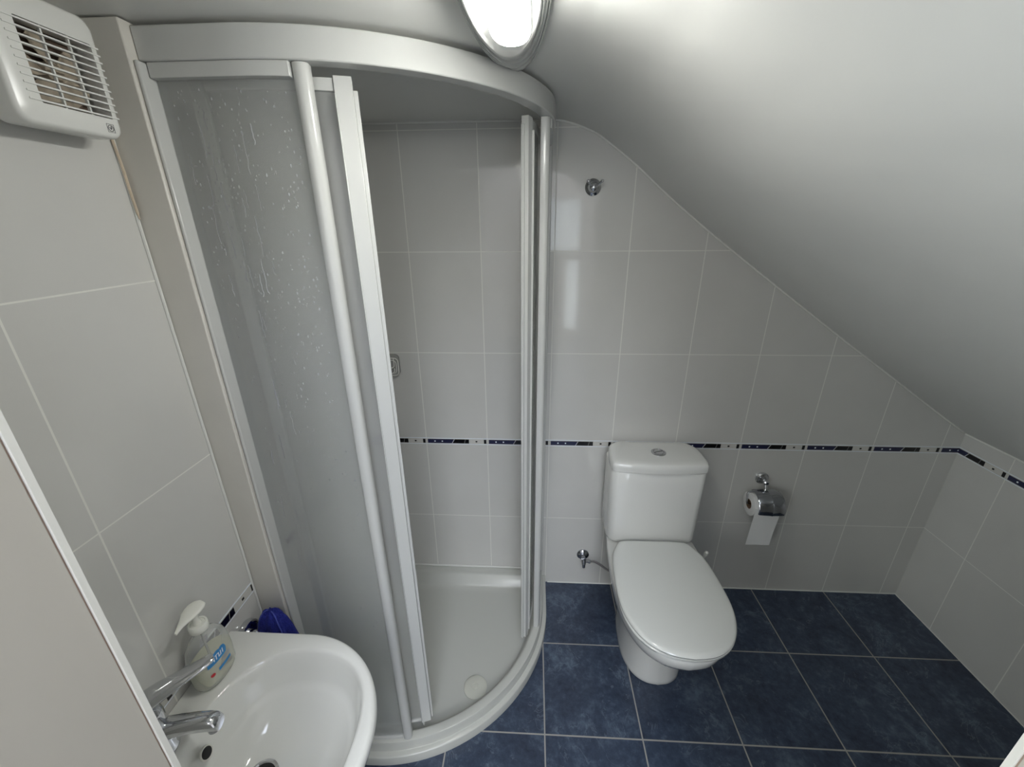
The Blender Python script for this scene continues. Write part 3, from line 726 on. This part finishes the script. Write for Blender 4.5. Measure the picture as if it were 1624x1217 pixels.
bm = bmesh.new(); rings = []
for x, y, z, hw, hh in ((0.096, -1.072, 0.803, 0.022, 0.011), (0.116, -1.057, 0.818, 0.0245, 0.013), (0.138, -1.037, 0.827, 0.0215, 0.011), (0.163, -1.012, 0.832, 0.0165, 0.008), (0.182, -0.993, 0.835, 0.0135, 0.0062), (0.193, -0.982, 0.838, 0.0115, 0.005), (0.197, -0.978, 0.8385, 0.007, 0.003)):
    d_ = Vector((0.70, 0.71, 0)); n_ = Vector((-0.71, 0.70, 0))
    rings.append([Vector((x, y, z)) + n_*hw*math.cos(a) + Vector((0, 0, 1))*hh*math.sin(a) for a in [2*PI*i/24 for i in range(24)]])
loft(bm, rings); obj('lever', bm, M_chrome, tp, angle=60)

# soap bottle
SB = Vector((0.124, -0.921, 0.7062))
sb = thing('soap_bottle', 'clear pump bottle of pale yellow hand soap on the washbasin', 'soap dispenser', SB)
def bring(z, a, b, n=2.6, N=40, dy=0.0):
    out = []
    for i in range(N):
        t = 2*PI*i/N; c, s = math.cos(t), math.sin(t)
        out.append((SB.x + a*math.copysign(abs(c)**(2/n), c), SB.y + dy + b*math.copysign(abs(s)**(2/n), s), SB.z+z))
    return out
prof = [(0.0005, 0.022, 0.036), (0.003, 0.026, 0.041), (0.010, 0.0275, 0.0435), (0.04, 0.028, 0.045), (0.075, 0.027, 0.043), (0.095, 0.024, 0.037), (0.108, 0.019, 0.027), (0.116, 0.0135, 0.0155), (0.122, 0.012, 0.012), (0.126, 0.012, 0.012)]
bm = bmesh.new(); loft(bm, [bring(z, a, b, 2.3 if z < 0.1 else 2.0) for z, a, b in prof])
bo = obj('bottle', bm, M_bottle, sb, angle=60)
bm = bmesh.new(); loft(bm, [bring(z, a, b, 2.3) for z, a, b in ((0.0026, 0.0205, 0.0345), (0.005, 0.0245, 0.0395), (0.012, 0.0258, 0.0418), (0.04, 0.0263, 0.0433), (0.054, 0.0261, 0.0428))])
obj('liquid_soap', bm, M_soap, sb, angle=60)
bm = bmesh.new(); tube(bm, [(SB.x, SB.y, SB.z+0.012), (SB.x, SB.y, SB.z+0.125)], 0.0022, 10); obj('dip_tube', bm, M_milky, sb)
bm = bmesh.new()
lathe(bm, SB+Vector((0, 0, 0.1262)), (0, 0, 1), [(0, 0.0162), (0.001, 0.0168), (0.014, 0.0165), (0.0165, 0.0152), (0.0165, 0.0125), (0.0145, 0.0118), (0.0145, 0.0075), (0.020, 0.0065), (0.024, 0.006), (0.042, 0.0055)], 32)
obj('collar', bm, M_pump, sb, angle=40)
bm = bmesh.new(); rings = []
hd = Vector((-0.05, -0.998, 0))   # nozzle direction
hn = Vector((0.998, -0.05, 0))
hc = SB + Vector((0, 0, 0.168))
for t, wd_, zc, hh in ((-0.020, 0.006, 0.008, 0.003), (-0.017, 0.0135, 0.008, 0.0042), (-0.009, 0.0175, 0.0075, 0.0055), (0.001, 0.0180, 0.0065, 0.0060), (0.011, 0.0155, 0.005, 0.0055), (0.020, 0.0105, 0.003, 0.0048), (0.029, 0.0062, 0.001, 0.0040), (0.037, 0.0042, -0.002, 0.0034), (0.042, 0.0030, -0.004, 0.0028)):
    rings.append([hc + hd*t + hn*wd_*math.cos(a) + Vector((0, 0, zc + hh*math.sin(a))) for a in [2*PI*i/20 for i in range(20)]])
loft(bm, rings); obj('pump_head', bm, M_pump, sb, angle=60)
# print on the bottle's front (+x side)
def front_x(y, z):
    i = [q for q in prof]
    for (z0, a0, b0), (z1, a1, b1) in zip(prof, prof[1:]):
        if z0 <= z <= z1:
            k = (z-z0)/(z1-z0); a = a0+(a1-a0)*k; b = b0+(b1-b0)*k; break
    s = min(0.999, abs(y)/b); return SB.x + a*(1-s**2.3)**(1/2.3) + 0.0004
def decal(bm, pts, mat, n=None):
    pts = [(y-0.010, z-0.003) for y, z in pts]
    vs = [bm.verts.new((front_x(y, z)+0.0001*mat, SB.y+y, SB.z+z)) for y, z in pts]; bm.faces.new(vs).material_index = mat
def strip(bm, y0, y1, z0, z1, mat, n=8):
    for i in range(n):
        a, b = y0+(y1-y0)*i/n, y0+(y1-y0)*(i+1)/n
        decal(bm, [(a, z0), (b, z0), (b, z1), (a, z1)], mat)
bm = bmesh.new()
# blue cloud-shaped badge with white strokes, a blue bar, a red spot and fine print
def blob(bm, yc, zc, a, b, mat, n=18):
    decal(bm, [(yc+a*math.cos(2*PI*i/n), zc+b*math.sin(2*PI*i/n)) for i in range(n)], mat)
for yc, zc, a, b in ((-0.012, 0.066, 0.010, 0.009), (0.0, 0.070, 0.011, 0.011), (0.012, 0.068, 0.010, 0.012)): blob(bm, yc, zc, a, b, 0)
strip(bm, -0.022, 0.020, 0.057, 0.062, 0)
for i, y in enumerate((-0.010, -0.005, 0.001, 0.006, 0.011)): decal(bm, [(y, 0.063), (y+0.0022, 0.063), (y+0.0034, 0.073), (y+0.0012, 0.073)], 2)
decal(bm, [(-0.010, 0.0715), (0.003, 0.0715), (0.003, 0.0735), (-0.010, 0.0735)], 2); decal(bm, [(0.001, 0.063), (0.008, 0.063), (0.008, 0.065), (0.001, 0.065)], 2)
strip(bm, -0.006, 0.026, 0.034, 0.041, 0)
strip(bm, -0.004, 0.027, 0.030, 0.0312, 3); strip(bm, 0.004, 0.026, 0.051, 0.0525, 3); strip(bm, 0.010, 0.028, 0.0475, 0.0487, 3)
strip(bm, 0.018, 0.028, 0.025, 0.0262, 3)
blob(bm, -0.018, 0.037, 0.0042, 0.0040, 1)
obj('label_print', bm, [M_blue, M_red, M_white, M_violet], sb, smooth=False)
bm = bmesh.new()
for k in range(9):
    z = 0.040+k*0.0038
    for i in range(6):
        y0, y1 = -0.030+0.06*i/6, -0.030+0.06*(i+1)/6-0.0015
        vs = [bm.verts.new((SB.x-(front_x(y, z)-SB.x), SB.y+y, SB.z+zz)) for y, zz in ((y0, z), (y1, z), (y1, z+0.0022), (y0, z+0.0022))]; bm.faces.new(vs)
obj('back_print', bm, M_violet, sb, smooth=False)

# ------------------------------------------------------------ towel on its chrome holder
th = thing('towel_holder', 'round chrome towel holder on left wall behind the washbasin', 'towel holder', (XL, -0.795, 0.655))
bm = bmesh.new(); lathe(bm, (XL+0.0005, -0.795, 0.655), (1, 0, 0), [(0, 0.031), (0.003, 0.032), (0.014, 0.030), (0.016, 0.026), (0.012, 0.024), (0.010, 0.010), (0.03, 0.007)], 36); obj('rosette', bm, M_chrome, th)
bm = bmesh.new(); tube(bm, spline([(XL+0.02, -0.795, 0.655), (XL+0.035, -0.792, 0.657), (XL+0.052, -0.785, 0.668), (XL+0.056, -0.780, 0.680)], 5), 0.005, 12); obj('hook_arm', bm, M_chrome, th)
tw = thing('towel', 'blue terry towel hanging behind the washbasin beside the shower', 'towel', (XL+0.056, -0.78, 0.68))
bm = bmesh.new(); rings = []
NT = 64
for z, rx, ry, am in ((0.712, 0.004, 0.003, 0.0), (0.709, 0.016, 0.008, 0.05), (0.700, 0.026, 0.014, 0.10), (0.685, 0.034, 0.019, 0.15), (0.660, 0.042, 0.022, 0.2), (0.62, 0.050, 0.026, 0.24), (0.56, 0.056, 0.028, 0.26), (0.48, 0.060, 0.030, 0.26), (0.36, 0.062, 0.031, 0.26), (0.24, 0.062, 0.031, 0.26)):
    rr_ = []
    for i in range(NT):
        t = 2*PI*i/NT; f = 1 + am*(0.5*math.sin(5*t+0.6) + 0.35*math.sin(9*t+z*4))
        rr_.append((0.153 + (0.02-0.05*(0.71-z))*0 + rx*0.95*f*math.cos(t), -0.778 + ry*f*math.sin(t), z + 0.004*math.sin(7*t)*(z > 0.6)))
    rings.append(rr_)
loft(bm, rings); tb = obj('cloth', bm, M_towel, tw, angle=80)
hp = []
for z, rr_ in zip((0.712, 0.709, 0.700, 0.685, 0.660, 0.62, 0.56), rings[:7]):
    hp.append(Vector(rr_[int(NT*0.86)])+Vector((0.0008, -0.0008, 0)))
bm = bmesh.new(); tube(bm, spline(hp, 4), 0.0016, 8)
hp2 = [Vector(rr_[int(NT*0.62)])+Vector((0, -0.0008, 0)) for rr_ in rings[:7]]; tube(bm, spline(hp2, 4), 0.0016, 8)
obj('hem', bm, M_hem, tw)

# ------------------------------------------------------------ extractor fan
FXF = 0.150
fn = thing('extractor_fan', 'white square extractor fan with dusty grille high on left wall', 'extractor fan', (XL, -0.845, 1.76))
ya, yb, za, zb_ = -0.917, -0.779, 1.690, 1.838
oy0, oy1, oz0, oz1 = -0.884, -0.790, 1.716, 1.806
def fr(i, x, r=0.016): return [(x, y, z) for y, z in rrect(ya+i, yb-i, za+i, zb_-i, r, 6)]
def fo(x): 
    # opening outline sampled to match the rounded rectangle's count
    pts = []
    for (cy, cz) in ((oy1, oz1), (oy0, oz1), (oy0, oz0), (oy1, oz0)):
        pts += [(x, cy, cz)]*7
    k = []
    for j, (sy, sz) in enumerate(((1, 1), (-1, 1), (-1, -1), (1, -1))):
        cy = (oy0+oy1)/2 + sy*(oy1-oy0)/2; cz = (oz0+oz1)/2 + sz*(oz1-oz0)/2
        for i in range(7):
            a = math.radians(90*j+15*i); k.append((x, cy - sy*0.002 + 0.002*math.cos(a), cz - sz*0.002 + 0.002*math.sin(a)))
    return k
bm = bmesh.new()
loft(bm, [fr(0.006, XL+0.0245), fr(0.001, XL+0.026), fr(0, XL+0.030), fr(0.0, FXF-0.006), fr(0.0015, FXF-0.002), fr(0.005, FXF, 0.013), fo(FXF), fo(FXF-0.022)], cap0=False, cap1=False)
obj('cover', bm, M_fan, fn, angle=50)
bm = bmesh.new(); loft(bm, [[(x, y, z) for y, z in rrect(ya+0.008, yb-0.012, za+0.008, zb_-0.008, 0.012)] for x in (XL+0.0005, XL+0.0275)]); obj('base', bm, M_fan, fn)
bm = bmesh.new()
for i in range(11):
    z = 1.7185 + i*(1.8035-1.7185)/10
    box(bm, FXF-0.0035, FXF+0.0012, -0.898, -0.7805, z-0.0010, z+0.0010)
for y in (-0.853, -0.819): box(bm, FXF-0.005, FXF-0.0015, y-0.0011, y+0.0011, oz0, oz1)
gr = obj('grille', bm, M_fan, fn, smooth=False)
bm = bmesh.new(); box(bm, XL+0.0278, XL+0.030, oy0-0.004, oy1+0.004, oz0-0.004, oz1+0.004); obj('cavity', bm, M_fandark, fn, smooth=False)
bm = bmesh.new(); yc, zc = -0.837, 1.761
lathe(bm, (XL+0.031, yc, zc), (1, 0, 0), [(0, 0.012), (0.014, 0.012), (0.018, 0.008)], 20)
for k in range(5):
    a = 2*PI*k/5 + 0.5; e = Vector((0, math.cos(a), math.sin(a))); s_ = Vector((0, -math.sin(a), math.cos(a))); X = Vector((1, 0, 0)); c0 = Vector((XL+0.038, yc, zc))
    P = []
    for r_, w0 in ((0.010, 0.006), (0.025, 0.014), (0.038, 0.017), (0.0425, 0.012)):
        P.append([c0+e*r_+s_*w0+X*0.006, c0+e*r_-s_*w0-X*0.006, c0+e*r_-s_*w0-X*0.0045, c0+e*r_+s_*w0+X*0.0075])
    loft(bm, P)
obj('impeller', bm, M_fanblade, fn)
bm = bmesh.new()
ly, lz = -0.7985, 1.7035
for (a, b, c, d) in ((-0.0055, 0.0055, -0.0055, -0.0050), (-0.0055, 0.0055, 0.0050, 0.0055), (-0.0055, -0.0050, -0.005, 0.005), (0.0050, 0.0055, -0.005, 0.005)):
    box(bm, FXF, FXF+0.0004, ly+a, ly+b, lz+c, lz+d)
pts = [(FXF+0.0003, ly+0.0040*math.cos(2*PI*i/20), lz+0.0040*math.sin(2*PI*i/20)) for i in range(21)]; tube(bm, pts, 0.00045, 6)
pts = [(FXF+0.0003, ly-0.0018+0.0036*i/8, lz-0.001+0.0022*((i-4)/4)**2) for i in range(9)]; tube(bm, pts, 0.0005, 6)
pts = [(FXF+0.0003, ly, lz-0.002), (FXF+0.0003, ly+0.001, lz+0.0028)]; tube(bm, pts, 0.0005, 6)
obj('emblem', bm, M_logo, fn)

# ------------------------------------------------------------ ceiling lamp
LX = 0.728
lp = thing('ceiling_lamp', 'glowing oval ceiling lamp with stepped white rim above the shower', 'ceiling lamp', (LX, -0.9, HC))
def oval(z, a, y0, y1, n=56, e=2.0, dx=0.0):
    yc, b = (y0+y1)/2, (y0-y1)/2
    return [(LX+dx+a*math.copysign(abs(math.cos(t))**(2/e), math.cos(t)), yc+b*math.copysign(abs(math.sin(t))**(2/e), math.sin(t)), z) for t in [2*PI*i/n for i in range(n)]]
bm = bmesh.new()
loft(bm, [oval(1.8600, 0.062, -0.470, -1.15), oval(1.8545, 0.0645, -0.466, -1.16), oval(1.851, 0.0645, -0.470, -1.155), oval(1.848, 0.0625, -0.492, -1.14), oval(1.8495, 0.061, -0.499, -1.13),
          oval(1.844, 0.060, -0.515, -1.12), oval(1.841, 0.058, -0.532, -1.10), oval(1.8425, 0.0565, -0.538, -1.10), oval(1.837, 0.0555, -0.560, -1.09), oval(1.834, 0.0535, -0.578, -1.08), oval(1.8355, 0.052, -0.584, -1.07),
          oval(1.829, 0.0505, -0.612, -1.06), oval(1.825, 0.0485, -0.632, -1.05), oval(1.8245, 0.0465, -0.642, -1.045), oval(1.8285, 0.0450, -0.652, -1.04), oval(1.8288, 0.030, -0.69, -1.02)], cap1=True)
obj('rim', bm, M_pvc, lp, angle=50)
bm = bmesh.new()
loft(bm, [oval(1.8290, 0.027, -0.690, -0.925, e=2.4, dx=0.008), oval(1.822, 0.0275, -0.706, -0.92, e=2.4, dx=0.009), oval(1.8165, 0.0275, -0.720, -0.915, e=2.4, dx=0.009), oval(1.8155, 0.0260, -0.726, -0.912, e=2.4, dx=0.009), oval(1.8185, 0.0258, -0.723, -0.912, e=2.4, dx=0.009)], cap1=False)
obj('collar', bm, M_pvc, lp, angle=50)
bm = bmesh.new()
loft(bm, [oval(1.8195, 0.0256, -0.728, -0.912, e=2.4, dx=0.009), oval(1.805, 0.0265, -0.745, -0.906, e=2.4, dx=0.010), oval(1.7965, 0.0265, -0.768, -0.898, e=2.4, dx=0.0105), oval(1.7915, 0.022, -0.795, -0.88, e=2.4, dx=0.0105), oval(1.790, 0.010, -0.82, -0.86, e=2.2, dx=0.0105)])
obj('diffuser', bm, M_glow, lp, angle=60)
